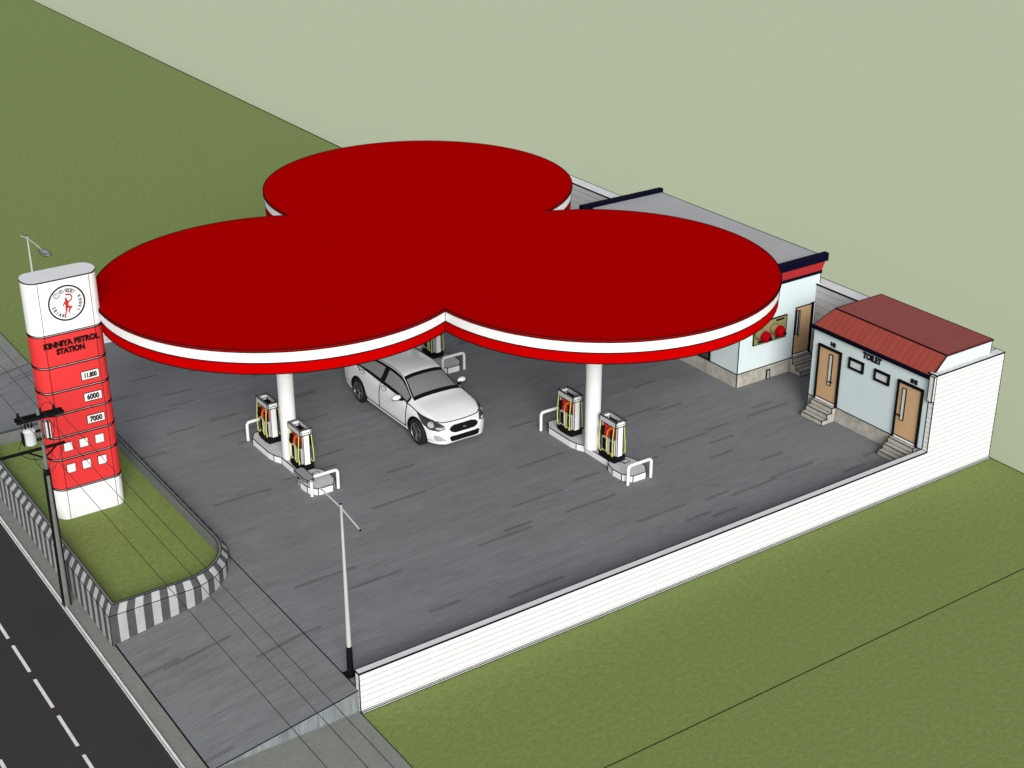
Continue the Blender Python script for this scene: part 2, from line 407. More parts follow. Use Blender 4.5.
# ------------------------------------------------------------------ totem sign
TX,TY=-1.505,8.25
tz0=.55; SE=[.46,1.125,1.775,2.25,2.727,3.182,3.694,4.334,5.38]
def totem_outline(d=0.):
    fx=.48
    pts=[]
    for i in range(13):
        t=R(-90+180*i/12); pts.append((TX+fx+(.21-d)*math.cos(t),TY+(.30-d)*math.sin(t)))
    for i in range(13):
        t=R(90+180*i/12); pts.append((TX-fx+(.21-d)*math.cos(t),TY+(.30-d)*math.sin(t)))
    return pts
to=(TX,TY,.46)
ts=empty('totem_sign',to,'tall red and white petrol price totem standing in the striped planter','sign')
for k in range(8):
    z0,z1=SE[k],SE[k+1]
    white=k in (0,7)
    g0=.0 if k==0 else .016
    b=MB().prism(totem_outline(),z0+g0,z1-(.016 if k<7 else 0))
    o=b.build('sign_panel',m_signwhite if white else m_signred,ts,org=to,ink=.0085,smooth=40)
    if k==0: o['label']='white base panel'
    if k==7: o['label']='white top panel with the round emblem'
b=MB().prism(totem_outline(.02),SE[1]-.03,SE[7]+.03); b.build('core',m_signwhite,ts,org=to)
b=MB().prism(totem_outline(-.0),5.403,5.408); b.build('top_cap',m_walltop,ts,org=to)
for sx in (-.48,.48):
    MB().tube([(TX+sx,TY-.301,SE[0]+.02),(TX+sx,TY-.301,SE[-1]-.02)],.006,4).build('panel_joint',INK,ts,org=to)
FY=TY-.3
text('lettering','KINNIYA PETROL',.150,m_letter,facing_minus_y(TX+.0,FY-.009,4.135),ts,to,bold=.009,sx=.90)
text('lettering','STATION',.150,m_letter,facing_minus_y(TX-.03,FY-.009,3.985),ts,to,bold=.009,sx=.86)
for z,s in ((3.395,'11.800'),(2.945,'6000'),(2.478,'7000')):
    bb=MB().box(-1.410,-1.070,FY-.012,FY-.002,z-.085,z+.085); o=bb.build('price_board',m_signwhite,ts,org=to,ink=.005)
    text('digits',s,.135 if len(s)>4 else .15,m_letter,facing_minus_y(-1.24,FY-.020,z-.005),o,to,bold=.005,sx=.68 if len(s)>4 else .8)
for z in (2.03,1.565):
    for x in (-1.842,-1.537,-1.224):
        MB().box(x-.085,x+.085,FY-.012,FY-.002,z-.09,z+.09).build('fuel_tile',m_signwhite,ts,org=to,ink=.004)
# emblem: ring, running figure with a raised flame, lettering round the rim
LX,LZ=-1.49,4.908; LR=.335
b=MB(); b.tube([(LX+LR*math.cos(t*math.pi/20),FY-.006,LZ+LR*math.sin(t*math.pi/20)) for t in range(41)],.015,6)
em=b.build('emblem_ring',m_black,ts,org=to)
def plate(pts,th,y0,name,mat,parent):
    n=len(pts); b=MB(); b.add([(x,y0,z) for x,z in pts]+[(x,y0-th,z) for x,z in pts],[list(range(n)),list(range(n,2*n))[::-1]]+[(i,(i+1)%n,n+(i+1)%n,n+i) for i in range(n)])
    return b.build(name,mat,parent,org=to,tri=True)
def L(u,v): return (LX+(u-355)/300*LR, LZ-(v-385)/290*LR+ (u-355)/300*LR*.0)
fig=[(335,300),(352,292),(366,305),(366,330),(382,355),(405,352),(430,335),(442,310),(432,280),(410,262),(372,262),(330,228),(375,232),(420,236),(450,262),(462,300),(452,340),(425,366),(392,378),(382,400),(378,430),(400,446),(442,450),(440,470),(412,500),(385,530),(392,565),(375,562),(362,540),(370,505),(392,478),(360,475),(345,520),(325,570),(312,600),(322,632),(300,635),(290,615),(300,575),(318,530),(322,470),(326,420),(318,395),(300,418),(292,438),(278,436),(290,405),(312,370),(332,345)]
plate([L(*p) for p in fig],.004,FY-.002,'runner_figure',m_logored,ts)
def rim_text(s,a0,da,rad,size,flip=False):
    for i,ch in enumerate(s):
        a=R(a0+da*i); x=LX+rad*math.cos(a); z=LZ+rad*math.sin(a)
        up=Vector((math.cos(a),0,math.sin(a)))*(-1 if flip else 1)
        right=Vector((up.z,0,-up.x))
        text('rim_letter',ch,size,m_letter,frameM((x,FY-.006,z),right,up),ts,to,ext=.003,bold=.002,sx=.8)
rim_text('LANKA',-40,15,.258,.095,True)
rim_text('SRIAR',192,14,.258,.095,True)
for a,rx,rz in ((135,.055,.05),(108,.042,.028),(84,.035,.035),(72,.05,.035),(58,.04,.032)):
    cx,cz=LX+.245*math.cos(R(a)),LZ+.245*math.sin(R(a))
    b=MB(); b.tube([(cx+rx*math.cos(t*math.pi/8),FY-.006,cz+rz*math.sin(t*math.pi/8)) for t in range(17)],.006,4)
    b.tube([(cx+rx*.45*math.cos(t*math.pi/8),FY-.006,cz+rz*.45*math.sin(t*math.pi/8)) for t in range(12)],.004,4)
    b.build('rim_letter',m_black,ts,org=to)

# ------------------------------------------------------------------ canopy
ZC=4.62
lob=[((2.80,7.66),3.71),((8.14,4.48),3.68),((8.13,11.35),3.63)]
def isect(a,b,outer):
    (x0,y0),r0=a;(x1,y1),r1=b; dx,dy=x1-x0,y1-y0; d=math.hypot(dx,dy)
    k=(r0*r0-r1*r1+d*d)/(2*d); h=math.sqrt(max(0,r0*r0-k*k)); px,py=x0+dx*k/d,y0+dy*k/d
    c=[(px-h*dy/d,py+h*dx/d),(px+h*dy/d,py-h*dx/d)]
    return max(c,key=lambda p:(p[0]-outer[0])**2+(p[1]-outer[1])**2)
cen=(sum(l[0][0] for l in lob)/3,sum(l[0][1] for l in lob)/3)
def clover(inset,seg=64):
    ls=[(c,r-inset) for c,r in lob]; out=[]
    for i in range(3):
        a=ls[i];prev=ls[i-1];nxt=ls[(i+1)%3]
        p0=isect(a,prev,cen);p1=isect(a,nxt,cen)
        t0=math.atan2(p0[1]-a[0][1],p0[0]-a[0][0]);t1=math.atan2(p1[1]-a[0][1],p1[0]-a[0][0])
        if t1<t0: t1+=2*math.pi
        for k in range(seg): 
            t=t0+(t1-t0)*k/seg; out.append((a[0][0]+a[1]*math.cos(t),a[0][1]+a[1]*math.sin(t)))
    return out
co=(5.8,7.8,F)
cn=empty('canopy',co,'red three-lobed petrol station canopy with white fascia band on round columns','canopy')
def band(name,inset,z0,z1,mat,ink):
    b=MB().prism(clover(inset),z0,z1); return b.build(name,mat,cn,org=co,ink=ink,smooth=30,tri=True)
band('roof_disc',0,ZC-.045,ZC,m_red,.010)
band('white_fascia',.02,ZC-.262,ZC-.048,m_white,.010)
band('red_fascia',.035,ZC-.48,ZC-.268,m_redlo,.010)
b=MB().prism(clover(.06),ZC-.495,ZC-.483); b.build('soffit',m_white,cn,org=co,tri=True)
isl=[(2.64,7.68),(8.11,4.43),(7.92,11.10)]
for (x,y) in isl:
    b=MB().cone((x,y,.575),(x,y,ZC-.496),.165,.165,32); b.build('column',m_white,cn,org=co,smooth=40)

# ------------------------------------------------------------------ pump islands, rails, pumps
ins_lab=['concrete pump island under the front left canopy column, nearest the totem sign','concrete pump island under the right hand canopy column','concrete pump island behind the white car, mostly hidden by the canopy']
def make_island():
    e=empty('pump_island',(0,0,0),'x','island','pump islands under the canopy')
    def poly(d):
        p=[(-.12,-1.52),(.19,-1.52),(.32,-1.38),(.33,-1.0),(.25,-.80),(.18,-.70),(.18,.14),(.25,.30),(.31,.42),(.31,1.30),(.16,1.52),(-.12,1.55)]
        right=[(x,y) for x,y in p if x>0]
        pts=[(-.17,-1.50),(.17,-1.50),(.31,-1.30),(.33,-1.02),(.27,-.80),(.17,-.68),(.17,.13),(.26,.32),(.29,.50),(.29,1.28),(.15,1.50),(-.15,1.50),(-.29,1.28),(-.29,.50),(-.26,.32),(-.17,.13),(-.17,-.68),(-.27,-.80),(-.33,-1.02),(-.31,-1.30)]
        return [(x*(1-d),y*(1-d*.3)) for x,y in pts]
    b=MB().prism(poly(0),-.01,.15,mside=1); b.build('kerb_base',[m_island,m_islandw],e,ink=.008,ang=12)
    MB().box(.02,.16,-.98,-.86,.15,.165).build('service_hatch',m_island,e,ink=.005)
    return e
i0=make_island()
def make_rail():
    e=empty('guard_rail',(0,0,0),'x','rail','white hoop rails at the island ends')
    h=.43;w=.30;r=.07
    pts=[(-w,0,-.005),(-w,0,h-r)]+[(-w+r-r*math.cos(R(a)),0,h-r+r*math.sin(R(a))) for a in (22,45,67,90)]+[(w-r+r*math.sin(R(a)),0,h-r+r*math.cos(R(a))) for a in (0,22,45,67,90)]+[(w,0,-.005)]
    MB().tube(pts,.033,12).build('hoop',m_white,e,smooth=60)
    return e
r0=make_rail()
def make_pump():
    e=empty('fuel_pump',(0,0,0),'x','petrol pump','petrol pumps on the islands')
    # black skirted base
    pts=[(-.16,-.27),(.16,-.27),(.19,-.1),(.19,.1),(.16,.27),(-.16,.27),(-.19,.1),(-.19,-.1)]
    MB().prism(pts,0,.13).build('base',m_black,e,bevel=.01)
    MB().box(-.12,.12,-.19,.22,.13,.50).build('cabinet',m_pumpgrey,e,ink=.004)
    for s in (-1,1):
        for y0 in (-.17,.08): MB().box(s*.122,s*.135,y0,y0+.10,.17,.44).build('nozzle_slot',m_black,e)
    for s in (-1,1):
        b=MB(); b.add([(s*.06,-.17,.52),(s*.06,.20,.52),(s*.06,.20,.80),(s*.06,-.17,.80),(s*.135,-.17,.52),(s*.135,.20,.52),(s*.075,.20,.78),(s*.075,-.17,.78)],
              [(0,1,2,3),(4,7,6,5),(0,4,5,1),(3,2,6,7),(1,5,6,2),(0,3,7,4)])
        b.build('display',m_pumpred,e,ink=.004)
        for yy in (-.185,.13):
            b=MB(); b.box(s*.10,s*.165,yy,yy+.07,.50,.70); b.tube([(s*.15,yy+.035,.66),(s*.19,yy+.035,.58),(s*.17,yy+.035,.50)],.014,6)
            b.build('nozzle',m_black,e)
    # end posts carrying the hollow head frame
    MB().box(-.075,.075,-.262,-.20,.13,.86).build('post',m_white,e,ink=.006)
    MB().box(-.085,.085,.205,.262,.13,.86).build('post',m_white,e,ink=.006)
    b=MB()
    b.box(-.15,-.115,-.265,.27,.81,.935);b.box(.115,.15,-.265,.27,.81,.935);b.box(-.114,.114,-.265,-.225,.81,.935,1);b.box(-.114,.114,.225,.27,.81,.935,1)
    b.box(-.114,.114,-.224,.224,.81,.825,2)
    b.build('head_frame',[m_pumpgrey,m_white,m_black],e,ink=.0085)
    for s in (-1,1):
        for yy in (-.215,.225):
            b=MB(); b.tube([(s*.152,yy,.83),(s*.17,yy+.01,.62),(s*.19,yy,.35),(s*.185,yy-.01,.16),(s*.165,yy-.04*(1 if yy>0 else -1),.13),(s*.15,yy-.08*(1 if yy>0 else -1),.19)],.0105,7)
            b.build('hose',m_yellow,e,smooth=60)
        b=MB(); b.tube([(s*.14,-.17,.80),(s*.155,-.10,.76),(s*.168,-.03,.68),(s*.168,.0,.58),(s*.16,.02,.50)],.013,7); b.build('hose',m_orange,e,smooth=60)
        b=MB(); b.tube([(s*.145,.02,.50),(s*.15,.02,.30),(s*.155,.0,.16),(s*.16,-.06,.14),(s*.15,-.09,.2)],.0095,7); b.build('hose',m_yellow,e,smooth=60)
    return e
p0=make_pump()
def slim(o,k=.9):
    if o.type=='MESH': o.data.transform(Matrix.Scale(k,4,(1,0,0)))
    for c in o.children: slim(c,k)
slim(p0)
def use(src,first,loc,label,rz=0,sc=1):
    o=src if first else copy_tree(src)
    o.location=loc; o.rotation_euler=(0,0,rz); o['label']=label; return o
src_i,src_r,src_p=i0,r0,p0
copies=[]
ILOC=[(2.64,7.62,F),(8.20,4.44,F),(7.92,11.10,F)]
for k,l in enumerate(ILOC): use(i0,k==0,l,ins_lab[k])
rails=[((2.65,6.17,F),'white hoop rail at the near end of the island under the left column'),
       ((2.65,9.14,F),'white hoop rail at the far end of the island under the left column'),
       ((8.18,2.92,F),'white hoop rail at the near end of the island under the right column'),
       ((8.15,5.93,F),'white hoop rail at the far end of the island under the right column'),
       ((7.93,9.62,F),'white hoop rail just beyond the windscreen of the white car')]
for k,(l,t) in enumerate(rails): use(r0,k==0,l,t)
IZ=F+.152
pumps=[((2.67,7.20,IZ),'near petrol pump in front of the left canopy column, behind the lamp head'),
       ((2.67,8.70,IZ),'far petrol pump beyond the left canopy column'),
       ((8.18,3.84,IZ),'near petrol pump in front of the right canopy column'),
       ((8.17,5.31,IZ),'far petrol pump beyond the right canopy column'),
       ((7.90,10.50,IZ),'petrol pump half hidden between the white car roof and the canopy edge')]
for k,(l,t) in enumerate(pumps): use(p0,k==0,l,t)

# ------------------------------------------------------------------ street lamps
def make_lamp():
    e=empty('street_lamp',(0,0,0),'x','street lamp','street lamps at the forecourt corners')
    MB().box(-.095,.095,-.095,.095,0,.02).build('base_plate',m_black,e,ink=.003)
    MB().cone((0,0,.02),(0,0,.56),.055,.05,16).build('sleeve',m_black,e,smooth=40)
    MB().cone((0,0,.56),(0,0,3.22),.040,.017,16).build('pole',m_steel,e,smooth=40)
    MB().cone((0,0,3.22),(0,0,3.235),.021,.021,12).build('pole_cap',m_black,e)
    MB().tube([(0,-.60,3.05),(0,0,3.16),(0,.60,3.19),(0,1.06,3.18)],.0135,8).build('arm',m_steel,e,smooth=40)
    MB().cone((0,-.61,3.048),(0,-.59,3.052),.018,.018,10).build('arm_cap',m_black,e)
    b=MB(); b.add([(-.06,1.02,3.160),(.06,1.02,3.160),(.095,1.09,3.160),(.095,1.42,3.170),(.07,1.47,3.170),(-.07,1.47,3.170),(-.095,1.42,3.170),(-.095,1.09,3.160)]+
                  [(-.055,1.025,3.190),(.055,1.025,3.190),(.085,1.09,3.200),(.085,1.41,3.210),(.06,1.455,3.210),(-.06,1.455,3.210),(-.085,1.41,3.210),(-.085,1.09,3.200)],
                  [list(range(8))[::-1],list(range(8,16))]+[(i,(i+1)%8,8+(i+1)%8,8+i) for i in range(8)])
    b.build('lamp_head',m_lamphead,e,ink=.006)
    return e
l0=make_lamp()
use(l0,True,(.105,.50,F),'grey street lamp on a black sleeve at the near corner beside the low wall')
use(l0,False,(.10,15.72,F),'grey street lamp rising behind the totem sign at the far corner',rz=math.pi)

# ------------------------------------------------------------------ utility pole and power lines
PX,PY=-2.88,5.77; po=(PX,PY,0)
up=empty('utility_pole',po,'power pole with crossarms and a grey transformer at the kerb beside the planter','utility pole')
b=MB().cone((PX,PY,0),(PX,PY,4.0),.062,.028,14); b.build('shaft',m_concrete,up,org=po,smooth=40)
for s in (-1,1):
    MB().tube([(PX+s*.06,PY-.035,0.02),(PX+s*.044,PY-.03,2.75)],.012,6).build('cable_conduit',m_black,up,org=po)
    MB().tube([(PX+s*.068,PY+.035,0.02),(PX+s*.05,PY+.03,2.75)],.012,6).build('cable_conduit',m_black,up,org=po)
b=MB().cone((PX,PY,2.72),(PX,PY,2.84),.058,.056,14); b.build('clamp_band',m_black,up,org=po)
for yy in (-.075,.035): MB().box(-3.27,-2.46,PY+yy,PY+yy+.04,3.83,3.885).build('crossarm',m_black,up,org=po,ink=.005)
WX=(-3.22,-2.84,-2.60)
for x in WX:
    b=MB().lathe([(.012,0),(.032,.02),(.018,.04),(.034,.055),(.018,.075),(.03,.09),(.012,.12)],(x,PY,3.885),(0,0,1),10); b.build('insulator',m_black,up,org=po)
b=MB().box(-3.62,-2.50,PY-.02,PY+.02,3.23,3.265); b.tube([(PX,PY,3.05),(-3.15,PY,3.23)],.012,6); b.tube([(PX,PY,3.05),(-2.65,PY,3.23)],.012,6)
b.build('crossarm',m_black,up,org=po,ink=.004)
tx=-3.10
b=MB().lathe([(.085,0),(.10,.02),(.10,.24),(.105,.25),(.105,.27),(.07,.30),(.03,.31)],(tx,PY-.1,3.42),(0,0,1),20); tr=b.build('transformer',m_tank,up,org=po,smooth=35)
for k in range(3):
    MB().tube([(tx-.05+.05*k,PY-.1,3.72),(tx-.06+.06*k,PY-.1,3.82)],.015,6).build('bushing',m_black,tr,org=po)
    MB().cone((tx-.118,PY-.14+.05*k,3.44),(tx-.118,PY-.14+.05*k,3.66),.014,.014,6).build('cooling_fin',m_black,tr,org=po)
for zz in (3.46,3.62): MB().box(tx+.08,PX-.03,PY-.12,PY-.09,zz,zz+.04).build('bracket',m_black,tr,org=po)
MB().box(PX+.07,PX+.12,PY-.04,PY+.04,3.42,3.74).build('switch_box',m_tank,up,org=po,ink=.006)
MB().box(PX+.14,PX+.17,PY-.04,PY+.04,3.40,3.72).build('switch_box',m_tank,up,org=po,ink=.006)
def sag(p,q,s,n=14):
    p=Vector(p);q=Vector(q); return [p.lerp(q,i/n)-Vector((0,0,s*4*(i/n)*(1-i/n))) for i in range(n+1)]
MB().tube(sag((-3.22,PY,3.90),(-2.90,PY-.05,2.80),.25),.006,5).build('jumper_cable',m_cable,up,org=po)
MB().tube(sag((-2.60,PY,3.88),(-2.86,PY,2.85),.22),.006,5).build('jumper_cable',m_cable,up,org=po)
MB().tube(sag((-2.84,PY,3.98),(-2.60,PY,3.98),-.10),.006,5).build('jumper_cable',m_cable,up,org=po)
MB().tube(sag((-3.30,PY,3.26),(-2.92,PY,3.05),.06),.007,5).build('jumper_cable',m_cable,up,org=po)
MB().tube(sag((-3.10,PY-.1,3.74),(-3.30,PY,3.30),-.05),.006,5).build('jumper_cable',m_cable,up,org=po)
MB().tube(sag((-2.52,PY,3.24),(-2.80,PY,2.75),.06),.006,5).build('jumper_cable',m_cable,up,org=po)
MB().tube(sag((-3.22,PY,3.95),(-3.05,PY-.1,3.74),.04),.006,5).build('jumper_cable',m_cable,up,org=po)
MB().tube([(-2.70+.05*math.cos(t*.5),PY,3.55+.12*math.sin(t*.5)) for t in range(14)],.006,5).build('jumper_cable',m_cable,up,org=po)
wl=['power line strung from the outer, road side insulator of the pole','middle one of the three power lines over the ramp','power line strung from the insulator nearest the totem sign']
for x,t in zip(WX,wl):
    b=MB().tube([(x,PY+40,4.05),(x,PY,3.985),(x,PY-9,4.04),(x,PY-25,4.2)],.0048,5)
    o=b.build('power_line',m_cable,org=(x,PY,3.985)); tag(o,t,'power line','overhead power lines')

# ------------------------------------------------------------------ shop building
so=(14,8,F); X0,X1,Y0,Y1=12.86,15.21,5.11,10.93
sh=empty('shop_building',so,'pale blue flat roofed shop with navy and coral roof edge beside the canopy','building')
MB().box(X0-.006,X1,Y0-.006,Y1+.006,F-.01,.765).build('plinth',m_stone,sh,org=so,ink=.009)
MB().box(X0,X1+.12,Y0,Y1,.768,2.80).build('wall',m_skyblue,sh,org=so,ink=.009)
def flare(z0,z1,d0,d1,name,mat,ink=0):
    def ring(z,d): return [(X1+.12,Y0-d,z),(X0-d,Y0-d,z),(X0-d,Y1+d,z),(X1+.12,Y1+d,z)]
    b=MB(); a=ring(z0,d0)+ring(z1,d1); b.add(a,[(0,1,2,3),(7,6,5,4)]+[(i,(i+1)%4,4+(i+1)%4,4+i) for i in range(4)])
    return b.build(name,mat,sh,org=so,ink=ink)
flare(2.77,2.83,.025,.03,'lower_band',m_navy,.008)
flare(2.832,3.11,.022,.12,'fascia',m_coral)
def rimflare(z0,z1,d,t):
    for q in ((X0-d,X1+.16,Y0-d,Y0-d+t),(X0-d,X1+.16,Y1+d-t,Y1+d),(X0-d,X0-d+t,Y0-d+t,Y1+d-t)):
        MB().box(*q,z0,z1).build('parapet_cap',m_navy,sh,org=so,ink=.009)
rimflare(3.112,3.285,.145,.12)
MB().box(X0-.03,X1+.125,Y0-.03,Y1+.03,3.16,3.19).build('roof',m_roofgrey,sh,org=so,ink=.009)
# side door with threshold, on the wall towards the toilet block
dz0,dz1=.80,2.04
d=MB().box(14.60,15.10,Y0-.022,Y0-.002,dz0+.06,dz1).build('door',m_wood,sh,org=so,ink=.009)
MB().box(15.101,15.16,Y0-.035,Y0-.002,dz0,dz1+.02).build('door_frame',m_black,d,org=so,ink=.008)
MB().box(14.60,15.10,Y0-.03,Y0-.002,dz0-.01,dz0+.055).build('threshold',m_white,d,org=so,ink=.007)
MB().box(14.625,14.67,Y0-.032,Y0-.024,1.36,1.97).build('door_glass',m_glass,d,org=so,ink=.009)
MB().box(14.70,14.735,Y0-.032,Y0-.024,1.30,1.95).build('pull_handle',m_glass,d,org=so,ink=.009)
MB().box(15.163,15.215,Y0-.03,Y0-.002,dz0,dz1+.02).build('jamb',m_white,sh,org=so,ink=.005)
def stairs(name,parent,org,pts,ext,axis,ink=.008):
    """pts: stair profile (run,height); ext: range on the other axis"""
    n=len(pts); b=MB(); P=[]
    for e in ext:
        for r,h in pts: P.append((r,e,h) if axis=='x' else (e,r,h))
    b.add(P,[list(range(n)),list(range(n,2*n))[::-1]]+[(i,(i+1)%n,n+(i+1)%n,n+i) for i in range(n)])
    return b.build(name,m_step,parent,org=org,ink=ink)
y=Y0-.008
stairs('steps',sh,so,[(y,F),(y,.78),(y-.10,.78),(y-.10,.66),(y-.22,.66),(y-.22,.54),(y-.38,.54),(y-.38,F)],(14.535,15.15),'y')
MB().box(13.79,13.88,Y0-.03,Y0-.008,F,.65).build('vent_hatch',m_stone,sh,org=so,ink=.011)
# front windows and door under the canopy
for (ya,yb,za,zb) in ((6.04,7.3,.77,2.3),(9.2,10.6,.77,2.3)):
    wf=MB().box(X0-.03,X0-.002,ya,yb,za,zb).build('window',m_black,sh,org=so)
    MB().box(X0-.036,X0-.031,ya+.06,(ya+yb)/2-.02,za+.06,zb-.06).build('pane',m_winglass,wf,org=so)
    MB().box(X0-.036,X0-.031,(ya+yb)/2+.02,yb-.06,za+.06,zb-.06).build('pane',m_winglass,wf,org=so)
dd=MB().box(X0-.03,X0-.002,7.7,8.8,.78,2.35).build('door',m_winglass,sh,org=so,ink=.02)
MB().box(X0-.07,X0-.035,8.2,8.23,1.3,1.8).build('handle',m_steel,dd,org=so)

# red domed hydrant inlets on a khaki plate
ho=(13.79,Y0-.01,1.67)
hy=empty('hydrant_panel',ho,'khaki wall plate with two red domed hydrant caps on the shop side wall','hydrant')
MB().box(13.28,14.30,Y0-.035,Y0-.002,1.40,1.95).build('plate',m_khaki,hy,org=ho,ink=.009)
for xa in (13.40,13.95):
    for za in (1.43,1.865): MB().box(xa,xa+.25,Y0-.045,Y0-.037,za,za+.045).build('slot',m_black,hy,org=ho)
for x,z in ((13.45,1.66),(13.90,1.695)):
    nk=MB().lathe([(.135,0),(.125,.10),(.12,.16)],(x,Y0-.036,z),(0,-1,0),20).build('neck',m_khaki,hy,org=ho,ink=.006,smooth=40)
    cp=MB().lathe([(.125,.16),(.138,.17),(.138,.20),(.13,.24),(.11,.29),(.085,.32),(.05,.34)],(x,Y0-.036,z),(0,-1,0),20).build('cap',m_hydred,hy,org=ho,smooth=30)
    MB().lathe([(.045,.34),(.045,.38)],(x,Y0-.036,z),(0,-1,0),8).build('cap_nut',m_black,cp,org=ho)

# ------------------------------------------------------------------ toilet block
to2=(14.3,1.7,F); X0,X1,Y0,Y1=13.49,15.21,.135,3.44
tb=empty('toilet_block',to2,'small pale blue toilet block with red sheet roof in the wall corner','building')
MB().box(X0-.006,X1,Y0,Y1+.006,F-.01,.765).build('plinth',m_stone,tb,org=to2,ink=.008)
MB().box(X0,X1+.10,Y0,Y1,.768,2.40).build('wall',m_skyblue,tb,org=to2,ink=.008)
b=MB(); ex,cx,bx,ez,cz=13.50,13.885,15.30,2.402,2.80
b.add([(ex,Y0,ez),(cx,Y0,cz),(bx,Y0,cz),(bx,Y0,ez),(ex,3.45,ez),(cx,3.22,cz),(bx,3.22,cz),(bx,3.45,ez)],
      [(0,3,2,1),(4,5,6,7),(2,3,7,6),(0,4,7,3)],0)
b.build('gable',m_skyblue,tb,org=to2,ink=.008)
b=MB()
def slab(q,up,mi):
    u=Vector(up); b.add([Vector(p)+u*.004 for p in q]+[Vector(p)+u*.03 for p in q],[(3,2,1,0),(4,5,6,7),(0,1,5,4),(1,2,6,5),(2,3,7,6),(3,0,4,7)],mi)
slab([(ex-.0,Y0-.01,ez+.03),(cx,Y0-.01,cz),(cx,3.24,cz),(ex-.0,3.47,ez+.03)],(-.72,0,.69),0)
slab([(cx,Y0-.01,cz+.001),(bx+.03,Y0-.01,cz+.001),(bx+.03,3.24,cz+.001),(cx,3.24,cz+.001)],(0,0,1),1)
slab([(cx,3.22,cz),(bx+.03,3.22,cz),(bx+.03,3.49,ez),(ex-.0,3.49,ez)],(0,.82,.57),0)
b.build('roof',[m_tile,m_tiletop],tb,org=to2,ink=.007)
MB().box(13.435,13.487,Y0-.012,3.49,2.395,2.455).build('eave_trim',m_navy,tb,org=to2,ink=.008)
for yc,wd,strip,hnd in ((2.90,.60,2.84,1),(.605,.60,.745,-1)):
    ya,yb=yc-wd/2,yc+wd/2
    fr=MB(); fr.box(X0-.045,X0-.002,ya-.035,ya,.77,2.09); fr.box(X0-.045,X0-.002,yb,yb+.035,.77,2.09); fr.box(X0-.045,X0-.002,ya,yb,2.05,2.09)
    dr=MB().box(X0-.02,X0-.002,ya,yb,.835,2.05).build('door',m_wood,tb,org=to2,ink=.006)
    fr.build('door_frame',m_black,dr,org=to2,ink=.005)
    MB().box(X0-.035,X0-.022,strip-.045,strip+.045,1.22,1.95).build('door_glass',m_glass,dr,org=to2,ink=.008)
    MB().box(X0-.03,X0-.002,ya,yb,.768,.83).build('threshold',m_white,dr,org=to2,ink=.006)
    MB().box(X0-.06,X0-.036,strip-.10 if hnd>0 else strip+.02,strip-.0 if hnd>0 else strip+.15,1.30,1.325).build('handle',m_black,dr,org=to2)
    x=X0-.008
    stairs('steps',tb,to2,[(x,F),(x,.765),(x-.12,.765),(x-.12,.65),(x-.26,.65),(x-.26,.535),(x-.41,.535),(x-.41,F)],(yc-.32,yc+.32) if hnd>0 else (yc-.34,yc+.34),'x')
for yc in (2.13,1.40):
    ya,yb,za,zb=yc-.18,yc+.18,1.86,2.05
    wf=MB(); wf.box(X0-.03,X0-.002,ya-.03,ya+.012,za-.03,zb+.03); wf.box(X0-.03,X0-.002,yb-.012,yb+.03,za-.03,zb+.03)
    wf.box(X0-.03,X0-.002,ya+.013,yb-.013,za-.03,za+.012); wf.box(X0-.03,X0-.002,ya+.013,yb-.013,zb-.012,zb+.03)
    wo=wf.build('window',m_black,tb,org=to2,ink=.006)
    MB().box(X0-.012,X0-.002,ya+.013,yb-.013,za+.013,zb-.013).build('pane',m_glass,wo,org=to2)
text('lettering','TOILET',.185,m_letter,facing_minus_x(X0-.01,1.72,2.262),tb,to2,bold=.011,sx=.84)
text('lettering','HE',.13,m_letter,facing_minus_x(X0-.01,2.84,2.18),tb,to2,bold=.008,sx=.9)
text('lettering','SHE',.13,m_letter,facing_minus_x(X0-.01,.55,2.17),tb,to2,bold=.008,sx=.8)

# ------------------------------------------------------------------ car (x forward, y to its left, z up)
KY,KZ=.905,.865
def lerp_tab(tab,x):
    tab=sorted(tab)
    if x<=tab[0][0]: return tab[0][1]
    for k in range(len(tab)-1):
        if x<=tab[k+1][0]:
            xm,xp=tab[k],tab[k+1]; h=xp[0]-xm[0]; t=(x-xm[0])/h
            def sl(i):
                if i<=0 or i>=len(tab)-1: 
                    j=max(0,min(len(tab)-2,i if i==0 else i-1)); return (tab[j+1][1]-tab[j][1])/(tab[j+1][0]-tab[j][0])
                a=(tab[i][1]-tab[i-1][1])/(tab[i][0]-tab[i-1][0]); c=(tab[i+1][1]-tab[i][1])/(tab[i+1][0]-tab[i][0])
                return 0 if a*c<=0 else 2*a*c/(a+c)
            m0,m1=sl(k)*h,sl(k+1)*h
            return (2*t**3-3*t*t+1)*xm[1]+(t**3-2*t*t+t)*m0+(-2*t**3+3*t*t)*xp[1]+(t**3-t*t)*m1
    return tab[-1][1]
T_w=[(-2.19,.50),(-2.17,.60),(-2.10,.70),(-1.95,.78),(-1.6,.835),(-.8,.85),(.4,.85),(1.2,.845),(1.5,.825),(1.75,.765),(1.95,.67),(2.08,.56),(2.16,.42),(2.19,.30)]
T_top=[(-2.19,.78),(-2.15,.96),(-2.05,1.045),(-1.75,1.075),(-1.60,1.11),(-1.0,1.38),(-.55,1.445),(-.1,1.46),(.22,1.43),(.45,1.335),(.98,1.035),(1.08,1.005),(1.35,.955),(1.7,.86),(1.95,.76),(2.08,.68),(2.15,.60),(2.19,.52)]
T_belt=[(-2.19,.72),(-2.1,.92),(-1.8,.99),(-1.2,.985),(-.4,.945),(.4,.91),(.95,.885),(1.4,.82),(1.75,.74),(1.98,.65),(2.12,.56),(2.19,.47)]
T_bot=[(-2.19,.42),(-2.12,.30),(-1.9,.23),(-1.2,.2),(1.4,.2),(1.9,.20),(2.1,.22),(2.19,.33)]
